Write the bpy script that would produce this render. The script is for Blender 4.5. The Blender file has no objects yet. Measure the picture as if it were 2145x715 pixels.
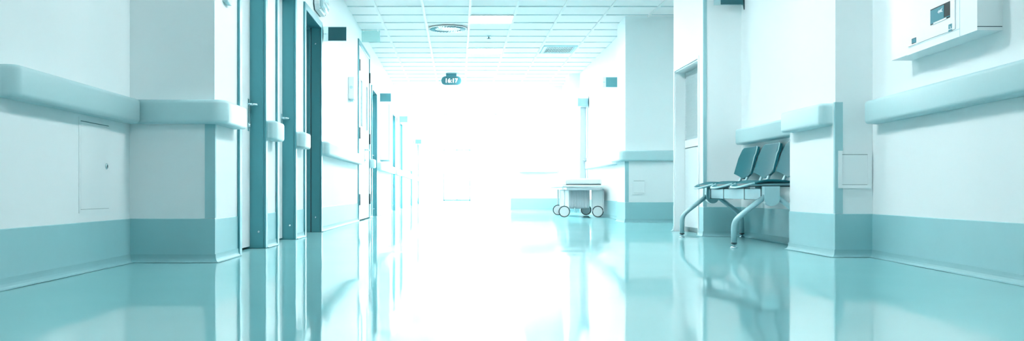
import bpy, bmesh, math, random
from mathutils import Vector, Matrix
random.seed(4)
PI = math.pi
scene = bpy.context.scene
COL = scene.collection
CEIL = 2.76

# ------------------------------------------------------------------ materials
def mat(name, color, rough=0.5, metal=0.0, coat=0.0, noise=0.03, nscale=8.0, bump=0.0, bscale=200.0, spec=0.5):
    m = bpy.data.materials.new(name); m.use_nodes = True
    nt = m.node_tree; b = nt.nodes['Principled BSDF']
    b.inputs['Roughness'].default_value = rough
    b.inputs['Metallic'].default_value = metal
    b.inputs['Coat Weight'].default_value = coat
    b.inputs['Specular IOR Level'].default_value = spec
    tc = nt.nodes.new('ShaderNodeTexCoord')
    n = nt.nodes.new('ShaderNodeTexNoise'); n.inputs['Scale'].default_value = nscale; n.inputs['Detail'].default_value = 4
    nt.links.new(tc.outputs['Object'], n.inputs['Vector'])
    r = nt.nodes.new('ShaderNodeMix'); r.data_type = 'RGBA'
    r.inputs['A'].default_value = (*[c * (1 - noise) for c in color], 1)
    r.inputs['B'].default_value = (*[min(1, c * (1 + noise)) for c in color], 1)
    nt.links.new(n.outputs['Fac'], r.inputs['Factor'])
    nt.links.new(r.outputs['Result'], b.inputs['Base Color'])
    if bump:
        n2 = nt.nodes.new('ShaderNodeTexNoise'); n2.inputs['Scale'].default_value = bscale
        nt.links.new(tc.outputs['Object'], n2.inputs['Vector'])
        bp = nt.nodes.new('ShaderNodeBump'); bp.inputs['Strength'].default_value = bump; bp.inputs['Distance'].default_value = 0.002
        nt.links.new(n2.outputs['Fac'], bp.inputs['Height']); nt.links.new(bp.outputs['Normal'], b.inputs['Normal'])
    return m

def emit(name, color, strength):
    m = bpy.data.materials.new(name); m.use_nodes = True
    nt = m.node_tree; nt.nodes.clear()
    o = nt.nodes.new('ShaderNodeOutputMaterial'); e = nt.nodes.new('ShaderNodeEmission')
    e.inputs['Color'].default_value = (*color, 1); e.inputs['Strength'].default_value = strength
    nt.links.new(e.outputs[0], o.inputs[0]); return m

def clear(name, tint, gloss=0.12, tintmix=0.0, solid=(1, 1, 1)):
    """thin clear sheet: see-through with a weak reflection and optional body colour"""
    m = bpy.data.materials.new(name); m.use_nodes = True
    nt = m.node_tree; nt.nodes.clear()
    o = nt.nodes.new('ShaderNodeOutputMaterial'); t = nt.nodes.new('ShaderNodeBsdfTransparent')
    g = nt.nodes.new('ShaderNodeBsdfGlossy'); d = nt.nodes.new('ShaderNodeBsdfDiffuse')
    t.inputs['Color'].default_value = (*tint, 1); g.inputs['Roughness'].default_value = 0.05
    d.inputs['Color'].default_value = (*solid, 1)
    m1 = nt.nodes.new('ShaderNodeMixShader'); m1.inputs[0].default_value = tintmix
    m2 = nt.nodes.new('ShaderNodeMixShader'); m2.inputs[0].default_value = gloss
    nt.links.new(t.outputs[0], m1.inputs[1]); nt.links.new(d.outputs[0], m1.inputs[2])
    nt.links.new(m1.outputs[0], m2.inputs[1]); nt.links.new(g.outputs[0], m2.inputs[2])
    nt.links.new(m2.outputs[0], o.inputs[0]); return m

M = {}
M['wall'] = mat('wall_paint', (0.87, 0.93, 0.94), 0.6, noise=0.015, nscale=2.0, bump=0.05, bscale=300)
M['dado'] = mat('dado_vinyl', (0.31, 0.60, 0.64), 0.42, noise=0.04, nscale=5.0)
M['cove'] = mat('cove_vinyl', (0.26, 0.52, 0.56), 0.5, noise=0.05, nscale=6.0)
M['rail'] = mat('rail_vinyl', (0.50, 0.73, 0.76), 0.42, noise=0.02, nscale=60, bump=0.1, bscale=500)
M['guard'] = mat('corner_guard_vinyl', (0.36, 0.62, 0.66), 0.45, noise=0.02)
M['frame'] = mat('door_frame_steel', (0.09, 0.33, 0.375), 0.28, metal=0.35, noise=0.05, nscale=3)
M['door'] = mat('door_leaf_white', (0.84, 0.90, 0.91), 0.35, noise=0.015)
M['white'] = mat('white_plastic', (0.86, 0.92, 0.93), 0.35, noise=0.01)
M['gap'] = mat('dark_joint_rubber', (0.03, 0.12, 0.14), 0.7)  # dark tone for panel joints and the cabinet edge strip
M['ceil'] = mat('ceiling_tile', (0.965, 0.90, 0.89), 0.9, noise=0.03, nscale=90, bump=0.15, bscale=220)
M['tbar'] = mat('ceiling_grid_white', (0.90, 0.86, 0.85), 0.5)
M['tbar_shade'] = mat('ceiling_grid_shade', (0.40, 0.58, 0.61), 0.7)  # darker strips: gap shade beside the cross bars, painted in
M['steel'] = mat('brushed_steel', (0.50, 0.68, 0.72), 0.25, metal=0.9, noise=0.04)
M['dark'] = mat('dark_metal', (0.01, 0.05, 0.06), 0.4)
M['sign'] = mat('sign_panel_teal', (0.024, 0.13, 0.155), 0.5, noise=0.01)
M['sign_veiled_pale'] = mat('sign_panel_veiled_pale', (0.34, 0.54, 0.60), 0.5, noise=0.01)  # sign colour with the strongest glare veil painted in
M['frame_grey'] = mat('door_frame_grey', (0.50, 0.58, 0.62), 0.4)
M['sign_veiled'] = mat('sign_panel_veiled_teal', (0.10, 0.33, 0.37), 0.5, noise=0.01)  # sign teal lightened by a painted-in glare veil, for distant signs
M['seat'] = mat('seat_polymer_teal', (0.008, 0.15, 0.185), 0.55, noise=0.06, nscale=300, bump=0.15, bscale=600, spec=0.3)
M['seat_rim'] = mat('seat_rim_teal', (0.012, 0.06, 0.07), 0.3)
M['legs'] = mat('bench_painted_steel', (0.36, 0.62, 0.67), 0.35, metal=0.1)
M['black'] = mat('black_display', (0.003, 0.02, 0.024), 0.5, spec=0.15)
M['display'] = mat('display_teal', (0.03, 0.26, 0.33), 0.6, noise=0.03, nscale=120)
M['print'] = mat('white_print', (0.85, 0.93, 0.95), 0.5)
M['textprint'] = mat('teal_print', (0.03, 0.2, 0.24), 0.5)
M['room'] = mat('side_room_shade', (0.02, 0.06, 0.07), 0.8)  # near-black: shade of the unlit room put into the colour
M['slat'] = mat('blind_slat', (0.84, 0.90, 0.91), 0.5)
M['slat_gap'] = mat('blind_backing', (0.66, 0.78, 0.81), 0.6)
M['panel'] = mat('perforated_panel', (0.70, 0.80, 0.82), 0.5, noise=0.12, nscale=160)
M['mattress'] = mat('mattress_vinyl', (0.78, 0.85, 0.87), 0.3)
M['bed'] = mat('bed_grey', (0.50, 0.58, 0.62), 0.4)
M['tyre'] = mat('tyre_rubber', (0.04, 0.07, 0.08), 0.5)
M['clock'] = mat('clock_body', (0.03, 0.17, 0.21), 0.35)
M['glass'] = clear('clear_glass', (0.93, 0.98, 0.99), 0.08)
M['acrylic'] = clear('clear_acrylic', (0.86, 0.96, 0.97), 0.06, 0.15, (0.5, 0.8, 0.85))
M['ghost_tint'] = clear('ghost_image_mint', (0.88, 0.98, 0.97), 0.03, 0.35, (0.55, 0.86, 0.86))  # tint for the doubled sign images
M['doorglass'] = mat('door_window_glass', (0.05, 0.20, 0.25), 0.3, spec=0.3, noise=0.02)
M['diff'] = mat('lamp_diffuser', (0.60, 0.82, 0.86), 0.15, coat=0.6)
LIGHT_NEAR = emit('lamp_panel_near', (0.955, 0.975, 0.975), 10.5)
LIGHT_MID = emit('lamp_panel_mid', (0.955, 0.975, 0.975), 15.0)
LIGHT_FAR_ADDED = emit('lamp_panel_far_added', (0.98, 0.98, 0.98), 27.0)  # overbright, for the added far panels

def floor_mat():
    m = bpy.data.materials.new('polished_vinyl_floor'); m.use_nodes = True
    nt = m.node_tree; b = nt.nodes['Principled BSDF']
    tc = nt.nodes.new('ShaderNodeTexCoord')
    n = nt.nodes.new('ShaderNodeTexNoise'); n.inputs['Scale'].default_value = 1.3; n.inputs['Detail'].default_value = 5
    nt.links.new(tc.outputs['Object'], n.inputs['Vector'])
    mx = nt.nodes.new('ShaderNodeMix'); mx.data_type = 'RGBA'
    mx.inputs['A'].default_value = (0.25, 0.56, 0.60, 1); mx.inputs['B'].default_value = (0.31, 0.62, 0.66, 1)
    nt.links.new(n.outputs['Fac'], mx.inputs['Factor']); nt.links.new(mx.outputs['Result'], b.inputs['Base Color'])
    # sealed vinyl: matt colour under a polish whose sheen grows towards grazing angles
    nt.nodes.remove(b)
    out = nt.nodes['Material Output']
    d = nt.nodes.new('ShaderNodeBsdfDiffuse'); nt.links.new(mx.outputs['Result'], d.inputs['Color'])
    g = nt.nodes.new('ShaderNodeBsdfGlossy'); g.inputs['Color'].default_value = (0.95, 0.98, 0.98, 1)
    rr = nt.nodes.new('ShaderNodeMapRange'); rr.inputs['To Min'].default_value = 0.02; rr.inputs['To Max'].default_value = 0.09
    nt.links.new(n.outputs['Fac'], rr.inputs['Value']); nt.links.new(rr.outputs['Result'], g.inputs['Roughness'])
    fr = nt.nodes.new('ShaderNodeFresnel'); fr.inputs['IOR'].default_value = 1.6
    cl = nt.nodes.new('ShaderNodeMath'); cl.operation = 'MINIMUM'; cl.inputs[1].default_value = 0.58
    nt.links.new(fr.outputs[0], cl.inputs[0])
    ms = nt.nodes.new('ShaderNodeMixShader'); nt.links.new(cl.outputs[0], ms.inputs[0])
    nt.links.new(d.outputs[0], ms.inputs[1]); nt.links.new(g.outputs[0], ms.inputs[2]); nt.links.new(ms.outputs[0], out.inputs['Surface'])
    return m
M['floor'] = floor_mat()

# ------------------------------------------------------------------ mesh helpers
class MB:
    def __init__(s): s.bm = bmesh.new(); s.slots = []
    def slot(s, m):
        if m not in s.slots: s.slots.append(m)
        return s.slots.index(m)
    def box(s, x0, x1, y0, y1, z0, z1, m=None, bev=0.0, seg=2):
        x0, x1 = sorted((x0, x1)); y0, y1 = sorted((y0, y1)); z0, z1 = sorted((z0, z1))
        c = [s.bm.verts.new(p) for p in ((x0,y0,z0),(x1,y0,z0),(x1,y1,z0),(x0,y1,z0),(x0,y0,z1),(x1,y0,z1),(x1,y1,z1),(x0,y1,z1))]
        fs = [s.bm.faces.new([c[i] for i in f]) for f in ((3,2,1,0),(4,5,6,7),(0,1,5,4),(1,2,6,5),(2,3,7,6),(3,0,4,7))]
        if bev > 0:
            es = list({e for f in fs for e in f.edges})
            r = bmesh.ops.bevel(s.bm, geom=es, offset=bev, segments=seg, profile=0.5, affect='EDGES')
            fs = list({f for f in r['faces']} | {f for f in fs if f.is_valid})
            for f in fs: f.smooth = True
        if m is not None:
            k = s.slot(m)
            for f in fs: f.material_index = k
        return s
    def prism(s, poly, z0, z1, m=None):
        a = [s.bm.verts.new((x, y, z0)) for x, y in poly]; b = [s.bm.verts.new((x, y, z1)) for x, y in poly]
        n = len(poly); fs = [s.bm.faces.new(list(reversed(a))), s.bm.faces.new(b)]
        for i in range(n): fs.append(s.bm.faces.new((a[i], a[(i+1)%n], b[(i+1)%n], b[i])))
        if m is not None:
            k = s.slot(m)
            for f in fs: f.material_index = k
        return s
    def extr(s, pts3, vec, m=None, smooth=False):
        """closed 3-D outline extruded along vec"""
        v = Vector(vec); a = [s.bm.verts.new(p) for p in pts3]; b = [s.bm.verts.new(Vector(p) + v) for p in pts3]
        n = len(a); fs = [s.bm.faces.new(list(reversed(a))), s.bm.faces.new(b)]
        for i in range(n):
            f = s.bm.faces.new((a[i], a[(i+1)%n], b[(i+1)%n], b[i])); f.smooth = smooth; fs.append(f)
        if m is not None:
            k = s.slot(m)
            for f in fs: f.material_index = k
        return s
    def tube(s, pts, r, seg=14, m=None, cap=True):
        pts = [Vector(p) for p in pts]; rs = r if isinstance(r, (list, tuple)) else [r] * len(pts)
        rings = []; up = None
        for i, p in enumerate(pts):
            d = (pts[min(i+1, len(pts)-1)] - pts[max(i-1, 0)]).normalized()
            if up is None:
                up = d.orthogonal().normalized()
            else:
                up = (up - d * up.dot(d)).normalized()
            w = d.cross(up)
            rings.append([s.bm.verts.new(p + (up * math.cos(2*PI*k/seg) + w * math.sin(2*PI*k/seg)) * rs[i]) for k in range(seg)])
        fs = []
        for a, b in zip(rings, rings[1:]):
            for k in range(seg):
                f = s.bm.faces.new((a[k], a[(k+1)%seg], b[(k+1)%seg], b[k])); f.smooth = True; fs.append(f)
        if cap:
            fs.append(s.bm.faces.new(list(reversed(rings[0])))); fs.append(s.bm.faces.new(rings[-1]))
        if m is not None:
            k = s.slot(m)
            for f in fs: f.material_index = k
        return s
    def lathe(s, prof, origin, axis='Z', seg=24, m=None):
        o = Vector(origin); rings = []
        for r, h in prof:
            ring = []
            for k in range(seg):
                a = 2*PI*k/seg; c, d = r*math.cos(a), r*math.sin(a)
                v = {'Z': (c, d, h), 'X': (h, c, d), 'Y': (c, h, d)}[axis]
                ring.append(s.bm.verts.new(o + Vector(v)))
            rings.append(ring)
        fs = []
        for a, b in zip(rings, rings[1:]):
            for k in range(seg):
                f = s.bm.faces.new((a[k], a[(k+1)%seg], b[(k+1)%seg], b[k])); f.smooth = True; fs.append(f)
        fs.append(s.bm.faces.new(list(reversed(rings[0])))); fs.append(s.bm.faces.new(rings[-1]))
        if m is not None:
            k = s.slot(m)
            for f in fs: f.material_index = k
        return s
    def build(s, name, m=None, parent=None, label=None):
        bm = s.bm
        bmesh.ops.recalc_face_normals(bm, faces=bm.faces)
        me = bpy.data.meshes.new(name)
        if parent is not None:
            bm.transform(Matrix.Translation(-parent_world(parent)))
        bm.to_mesh(me); bm.free()
        o = bpy.data.objects.new(name, me); COL.objects.link(o)
        for mm in (s.slots or [m]): me.materials.append(mm)
        if parent is not None: o.parent = parent
        if label: o['label'] = label
        return o

def parent_world(p):
    v = Vector(p.location)
    while p.parent: p = p.parent; v += Vector(p.location)
    return v

def struct(o): o['kind'] = 'structure'; return o
def tag(o, label, cat, group=None):
    o['label'] = label; o['category'] = cat
    if group: o['group'] = group
    return o
def thing(name, loc, label=None, cat=None, group=None):
    o = bpy.data.objects.new(name, None); COL.objects.link(o); o.location = loc; o.empty_display_size = 0.1
    if label: tag(o, label, cat, group)
    return o
def dup(o, parent=None, off=None):
    c = o.copy(); COL.objects.link(c)
    if parent: c.parent = parent
    if off: c.location = Vector(o.location) + Vector(off)
    for ch in list(o.children): dup(ch, c)
    return c

def fillet(pts, rad, seg=6):
    """pts: 2-D open polyline, rounded at inner vertices"""
    out = [Vector(pts[0])]
    for i in range(1, len(pts)-1):
        p, a, b = Vector(pts[i]), Vector(pts[i-1]), Vector(pts[i+1])
        d1, d2 = (a-p).normalized(), (b-p).normalized()
        ang = d1.angle(d2); r = rad[i-1] if isinstance(rad, (list, tuple)) else rad
        if r <= 0 or ang > PI - 0.02: out.append(p); continue
        t = r / math.tan(ang/2); t = min(t, (a-p).length*0.49 if i > 1 else (a-p).length, (b-p).length*0.49 if i < len(pts)-2 else (b-p).length)
        r = t * math.tan(ang/2)
        c = p + (d1+d2).normalized() * (r / math.sin(ang/2))
        s0, s1 = p + d1*t, p + d2*t
        v0, v1 = s0-c, s1-c
        for k in range(seg+1):
            f = k/seg; v = v0.lerp(v1, f).normalized() * r
            out.append(c+v)
    out.append(Vector(pts[-1])); return out

def norms(path, side):
    n = []
    for i in range(len(path)):
        d1 = (path[i]-path[i-1]).normalized() if i > 0 else None
        d2 = (path[i+1]-path[i]).normalized() if i < len(path)-1 else None
        d1 = d1 or d2; d2 = d2 or d1
        n1 = Vector((d1.y, -d1.x))*side; n2 = Vector((d2.y, -d2.x))*side
        b = (n1+n2)
        b = b.normalized() / max(0.4, (b.normalized()).dot(n1))
        n.append(b)
    return n

def sweep(mb, path, prof, side, m=None, smooth=False):
    """open 2-D path, closed (offset, z) profile on the room side"""
    path = [Vector(p) for p in path]; nn = norms(path, side); rings = []
    for p, n in zip(path, nn):
        rings.append([mb.bm.verts.new((p.x+n.x*o, p.y+n.y*o, z)) for o, z in prof])
    fs = []; k = len(prof)
    for a, b in zip(rings, rings[1:]):
        for i in range(k):
            f = mb.bm.faces.new((a[i], a[(i+1)%k], b[(i+1)%k], b[i])); f.smooth = smooth; fs.append(f)
    fs.append(mb.bm.faces.new(list(reversed(rings[0])))); fs.append(mb.bm.faces.new(rings[-1]))
    if m is not None:
        j = mb.slot(m)
        for f in fs: f.material_index = j
    return mb

def rail(label, outer, inner, z0, z1, side, rad, group=None, ends=True):
    """bumper rail: outer = control polyline of its visible face, inner = wall line"""
    path = fillet(outer, rad, 8); nn = norms(path, side)
    mb = MB(); r = 0.022; lv = []
    for k in range(6):
        a = PI/2*k/5; lv.append((z0 + r - r*math.cos(a), r - r*math.sin(a)))
    for k in range(6):
        a = PI/2*k/5; lv.append((z1 - r + r*math.sin(a), r - r*math.cos(a)))
    rings = []
    for z, ins in lv:
        ring = [mb.bm.verts.new((p.x-n.x*ins, p.y-n.y*ins, z)) for p, n in zip(path, nn)]
        ring += [mb.bm.verts.new((x, y, z)) for x, y in reversed(inner)]
        rings.append(ring)
    for a, b in zip(rings, rings[1:]):
        for i in range(len(a)):
            f = mb.bm.faces.new((a[i], a[(i+1)%len(a)], b[(i+1)%len(a)], b[i])); f.smooth = i < len(path)-1
    mb.bm.faces.new(list(reversed(rings[0]))); mb.bm.faces.new(rings[-1])
    o = mb.build('bumper_rail', M['rail'])
    return tag(o, label, 'handrail', group)

# ------------------------------------------------------------------ shell: floor and ceiling
rw = random.Random(11); WAVES = []
for k_, n_, sl in ((2.5, 4, 0.0007), (6.0, 6, 0.0007), (13.0, 7, 0.0006), (26.0, 6, 0.00045)):
    for _ in range(n_):
        kk = k_*rw.uniform(0.7, 1.4); an = rw.uniform(-0.95, 0.95)
        WAVES.append((kk*math.sin(an), kk*math.cos(an), rw.uniform(0, 6.28), sl/kk))
def floor_z(x, y):
    # sheet vinyl over screed: gentle unevenness well under two millimetres
    a = 0.0
    for kx, ky, ph, am in WAVES: a += am*math.sin(kx*x + ky*y + ph)
    return a - 0.0013
def frange(a, b, st):
    n = max(1, round((b-a)/st)); return [a+(b-a)*k/n for k in range(n)]
gx = [-4.5, -3.2] + frange(-2.1, 2.9, 0.06) + [2.9, 3.6, 4.5]
gy = [-3.2, -1, 0.6] + frange(1.2, 24, 0.03) + frange(24, 47, 1.0) + [47]
mb = MB()
rows = [[mb.bm.verts.new((x, y, floor_z(x, y))) for y in gy] for x in gx]
for a, b in zip(rows, rows[1:]):
    for j in range(len(gy)-1):
        f_ = mb.bm.faces.new((a[j], b[j], b[j+1], a[j+1])); f_.smooth = True
lo = [mb.bm.verts.new(p) for p in ((-4.5, -3.2, -0.12), (4.5, -3.2, -0.12), (4.5, 47, -0.12), (-4.5, 47, -0.12))]
mb.bm.faces.new(lo[::-1])
struct(mb.build('floor', M['floor']))

mb = MB(); mb.box(-4.5, 4.5, -3.2, 47, CEIL+0.012, CEIL+0.15); struct(mb.build('ceiling', M['ceil']))
mb = MB()
xs = [-1.05-0.6*k for k in range(3)][::-1] + [-0.45 + 0.6*k for k in range(7)]
for x in xs: mb.box(x-0.014, x+0.014, -3, 46, CEIL, CEIL+0.013, M['tbar'])
y = 12.6 - 0.6*25
while y < 45:
    for i in range(len(xs)-1):
        a, b = xs[i]+0.014, xs[i+1]-0.014
        mb.box(a, b, y-0.012, y+0.012, CEIL+0.001, CEIL+0.013, M['tbar'])
        mb.box(a+0.01, b-0.01, y-0.020, y-0.0125, CEIL+0.007, CEIL+0.013, M['tbar_shade'])
    y += 0.6
struct(mb.build('trim_1'))

# ------------------------------------------------------------------ left walls
XL = -1.41
left_doors = [  # clear y0, y1, top
    dict(y0=6.38, y1=7.17, top=2.08, kind='plain'),
    dict(y0=7.70, y1=8.49, top=2.08, kind='plain'),
    dict(y0=9.08, y1=10.09, top=2.08, kind='open'),
    dict(y0=13.95, y1=15.58, top=2.50, kind='double'),
    dict(y0=16.08, y1=16.98, top=2.08, kind='plain'),
    dict(y0=21.00, y1=21.90, top=2.08, kind='plain'),
    dict(y0=23.80, y1=24.70, top=2.08, kind='plain'),
    dict(y0=29.00, y1=29.90, top=2.08, kind='plain'),
    dict(y0=34.00, y1=34.90, top=2.08, kind='plain'),
]
J = 0.045
mb = MB()
mb.prism([(-2.3, -3.0), (-1.9, -3.0), (-1.9, 5.73), (-2.3, 5.73)], 0, CEIL+0.012)
yc = 5.73
for d in left_doors:
    x0 = -2.3 if yc == 5.73 else -1.85
    mb.box(x0, XL, yc, d['y0']-J, 0, CEIL+0.012)
    mb.box(-1.85, XL, d['y0']-J, d['y1']+J, d['top']+J, CEIL+0.012)
    if d['kind'] != 'open':
        mb.box(-1.85, -1.70, d['y0']-J, d['y1']+J, 0, d['top']+J)
    yc = d['y1']+J
mb.box(-1.85, XL, yc, 45, 0, CEIL+0.012)
struct(mb.build('wall_left', M['wall']))
# side room behind the open doorway, its dimness painted in
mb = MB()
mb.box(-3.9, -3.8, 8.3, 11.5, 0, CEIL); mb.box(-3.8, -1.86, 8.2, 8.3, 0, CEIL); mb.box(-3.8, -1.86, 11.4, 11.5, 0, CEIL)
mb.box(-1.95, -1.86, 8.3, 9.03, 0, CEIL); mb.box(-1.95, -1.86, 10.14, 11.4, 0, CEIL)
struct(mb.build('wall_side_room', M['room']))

def dado_and_cove(name, segs, side, zt=0.253):
    """segs: list of wall paths; a flat vinyl dado, and the coved skirting under it"""
    md, mc = MB(), MB()
    for p in segs:
        sweep(md, p, [(-0.004, 0.045), (0.004, 0.045), (0.004, zt-0.003), (0.002, zt), (-0.004, zt)], side)
        prof = [(-0.004, 0.0), (0.030, 0.0), (0.030, 0.0015), (0.021, 0.005), (0.015, 0.012), (0.011, 0.022), (0.009, 0.034), (0.008, 0.047), (-0.004, 0.047)]
        sweep(mc, p, prof, side, smooth=False)
    return md, mc
TR = 0.065   # architrave width
segs = [[(-1.9, -3.0), (-1.9, 5.73), (XL, 5.73), (XL, left_doors[0]['y0']-TR)]]
for a, b in zip(left_doors, left_doors[1:]):
    segs.append([(XL, a['y1']+TR), (XL, b['y0']-TR)])
segs.append([(XL, left_doors[-1]['y1']+TR), (XL, 45)])
md, mc = dado_and_cove('left', segs, 1)
struct(md.build('trim_2', M['dado'])); struct(mc.build('baseboard_left', M['cove']))

# corner guards (L strips)
def guard(x, y, sx, z0, z1, w=0.045, name='trim'):
    """outside corner at x,y; faces -Y (towards camera) and towards the corridor (sx=+1 room lies at +X)"""
    mb = MB(); t = 0.005
    mb.box(x - sx*w, x + sx*t, y - t, y, z0, z1)
    mb.box(x, x + sx*t, y, y + w*0.4, z0, z1)
    o = mb.build(name, M['guard']); return struct(o)
guard(XL, 5.73, 1, 0.255, 0.80, 0.055, 'trim_3')

# ------------------------------------------------------------------ doors
LEVERS = []
def lever(parent, x, y, z, s, dirn):
    """lever handle on a leaf whose face is at x; s=+1 room at +X; dirn = lever direction along y"""
    mb = MB()
    mb.box(x, x+s*0.006, y-0.02, y+0.02, z-0.19, z+0.04, bev=0.002)
    mb.tube([(x, y, z), (x+s*0.045, y, z), (x+s*0.055, y+dirn*0.012, z), (x+s*0.057, y+dirn*0.12, z-0.002)], [0.011, 0.010, 0.010, 0.008], 12)
    mb.lathe([(0.016, 0.0), (0.016, s*0.012), (0.010, s*0.014)], (x+s*0.006, y, z-0.15), 'X', 16)
    return mb.build('handle', M['steel'], parent)

def make_door(idx, X, s, d, leaf_white=True):
    """s=+1: left wall (room at +X)"""
    y0, y1, top = d['y0'], d['y1'], d['top']
    root = thing('door_%d' % idx, (X - s*0.08, (y0+y1)/2, 0)); root['kind'] = 'structure'
    f = MB()
    fr, bk = X + s*0.018, X - s*0.17
    double = d['kind'] == 'double'
    bk = X - s*0.06 if double else bk
    mm = M['frame_grey'] if s < 0 else M['frame']
    for (a, b) in ((y0-J, y0), (y1, y1+J)):
        f.box(X, bk, a, b, 0, top+J, mm)                # linings
    f.box(X, bk, y0, y1, top, top+J, mm)
    # face architrave with a stepped edge
    for a, b in ((y0-TR, y0+0.0), (y1, y1+TR)):
        f.box(X, fr, a, b, 0, top+TR, mm, bev=0.004)
    f.box(X, fr, y0, y1, top, top+TR, mm, bev=0.004)
    lf = X - s*0.097
    if not double:
        f.box(lf-s*0.045, lf-s*0.07, y0, y0+0.02, 0, top, mm); f.box(lf-s*0.045, lf-s*0.07, y1-0.02, y1, 0, top, mm)
    fo = f.build('frame', None, root); fo['kind'] = 'structure'
    if d['kind'] == 'plain':
        g = MB(); g.box(lf, lf-s*0.04, y0+0.004, y1-0.006, 0.014, top-0.004, bev=0.002, seg=1)
        lo = g.build('leaf', M['door'], root)
        lever(root, lf, y1-0.075, 1.035, s, -1 if False else 1)
        h = MB()
        for z in (0.25, 1.8): h.tube([(lf+s*0.006, y0+0.012, z), (lf+s*0.006, y0+0.012, z+0.1)], 0.008, 10)
        h.build('hinge', M['steel'], root)
        b = MB(); b.lathe([(0.009, 0), (0.009, -0.004), (0.003, -0.006)], (X-s*0.035, y1-0.0005, 0.12), 'Y', 12); b.build('screw_cap', M['steel'], root)
    elif d['kind'] == 'open':
        g = MB()   # leaf swung into the side room, hinged on the near jamb
        lx = X - s*0.13
        g.box(lx, lx-s*0.92, y0+0.004, y0+0.044, 0.014, top-0.01, bev=0.002, seg=1)
        g.build('leaf', M['door'], root)
        st = MB(); st.box(X-s*0.118, X-s*0.14, y1-0.0035, y1+0.001, 0.95, 1.09); st.build('strike_plate', M['dark'], root)
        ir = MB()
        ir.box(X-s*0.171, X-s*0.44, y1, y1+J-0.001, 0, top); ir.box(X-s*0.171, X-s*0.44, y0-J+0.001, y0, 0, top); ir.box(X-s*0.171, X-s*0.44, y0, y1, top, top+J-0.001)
        ir.build('inner_reveal', M['room'], root)  # near-black lining, recess shade painted in
        gk = MB(); gk.box(X-s*0.086, X-s*0.095, y1-0.006, y1+0.001, 0, top); gk.build('gasket', M['dark'], root)
        rb = MB(); rb.box(X-s*0.095, X-s*0.17, y1-0.018, y1, 0, top, bev=0.003); rb.box(X-s*0.095, X-s*0.17, y0, y1, top-0.018, top); rb.build('door_stop', M['frame'], root)
        for z in (0.15, 1.92):
            b = MB(); b.lathe([(0.009, 0), (0.009, -0.004), (0.003, -0.006)], (X-s*0.045, y1-0.0005, z), 'Y', 12); b.build('screw_cap', M['steel'], root)
    elif d['kind'] == 'double':
        mid = (y0+y1)/2; lx = X + s*0.006
        for a, b, hy, wy in ((y0+0.004, mid-0.002, y0+0.006, (y0+0.30, y0+0.48)), (mid+0.002, y1-0.004, y1-0.006, (y1-0.48, y1-0.30))):
            zc0, zc1 = 1.36, 2.02
            g = MB()
            w0, w1 = wy
            X0, X1 = lx, lx-s*0.045
            g.box(X0, X1, a, w0, 0.014, top-0.004); g.box(X0, X1, w1, b, 0.014, top-0.004)
            g.box(X0, X1, w0, w1, 0.014, zc0); g.box(X0, X1, w0, w1, zc1, top-0.004)
            lo = g.build('leaf', M['door'], root)
            v = MB(); v.box(X0-s*0.012, X0-s*0.008, w0, w1, zc0, zc1); v.build('window_pane', M['doorglass'], lo)
            v = MB()
            for q0, q1, r0, r1 in ((w0-0.015, w0, zc0-0.015, zc1+0.015), (w1, w1+0.015, zc0-0.015, zc1+0.015), (w0, w1, zc0-0.015, zc0), (w0, w1, zc1, zc1+0.015)):
                v.box(X0, X0+s*0.006, q0, q1, r0, r1)
            v.build('window_bead', M['rail'], lo)
            for z in (0.22, 1.16, 2.12):
                h = MB(); h.tube([(lx+s*0.012, hy, z), (lx+s*0.012, hy, z+0.16)], 0.014, 10); h.build('hinge', M['dark'], root)
        lever(root, lx, mid+0.07, 1.04, s, 1)
    return root
for i, d in enumerate(left_doors): make_door(i+1, XL, 1, d)

# ------------------------------------------------------------------ left rails
P = 0.085; Z0, Z1 = 0.80, 0.937
G = 'bumper rails along the left wall'
rail('long pale bumper rail with rounded near end on the left recess wall', [(-1.9, 4.07), (-1.9+P, 4.07), (-1.9+P, 5.645)], [(-1.9, 4.07), (-1.9, 5.645)], Z0, Z1, 1, [0.06], G)
rail('bumper rail wrapping the corner of the left column', [(-1.895, 5.73-P), (XL+P, 5.73-P), (XL+P, 6.21)], [(-1.895, 5.73), (XL, 5.73), (XL, 6.21)], Z0, Z1, 1, [0.09], G)
def stub(y0, y1, label, X=XL, side=1, z0=0.79, z1=0.93, r0=0.05, r1=0.02):
    """straight piece on a wall face, both ends returning to the wall"""
    o = P*side
    pts = [(X, y0), (X+o, y0), (X+o, y1), (X, y1)]
    return rail(label, pts, [(X, y0), (X, y1)], z0, z1, side, [r0, r1], G if side > 0 else 'bumper rails along the right wall')
stub(7.235, 7.56, 'short bumper rail block between the first and second doorways on the left')
stub(8.56, 8.91, 'short bumper rail block between the second doorway and the dark open doorway')
stub(10.19, 13.80, 'pale bumper rail between the dark open doorway and the tall double door', r1=0.03)
stub(15.66, 15.96, 'small bumper rail block just past the tall double door')
stub(17.10, 20.88, 'faint bumper rail beyond the far teal door frame on the left')
stub(22.0, 23.66, 'short faint bumper rail deep in the corridor, third last on the left wall')
stub(24.82, 28.88, 'faint bumper rail deep in the corridor, second last on the left wall')
stub(30.02, 33.86, 'farthest bumper rail on the left wall')

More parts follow.
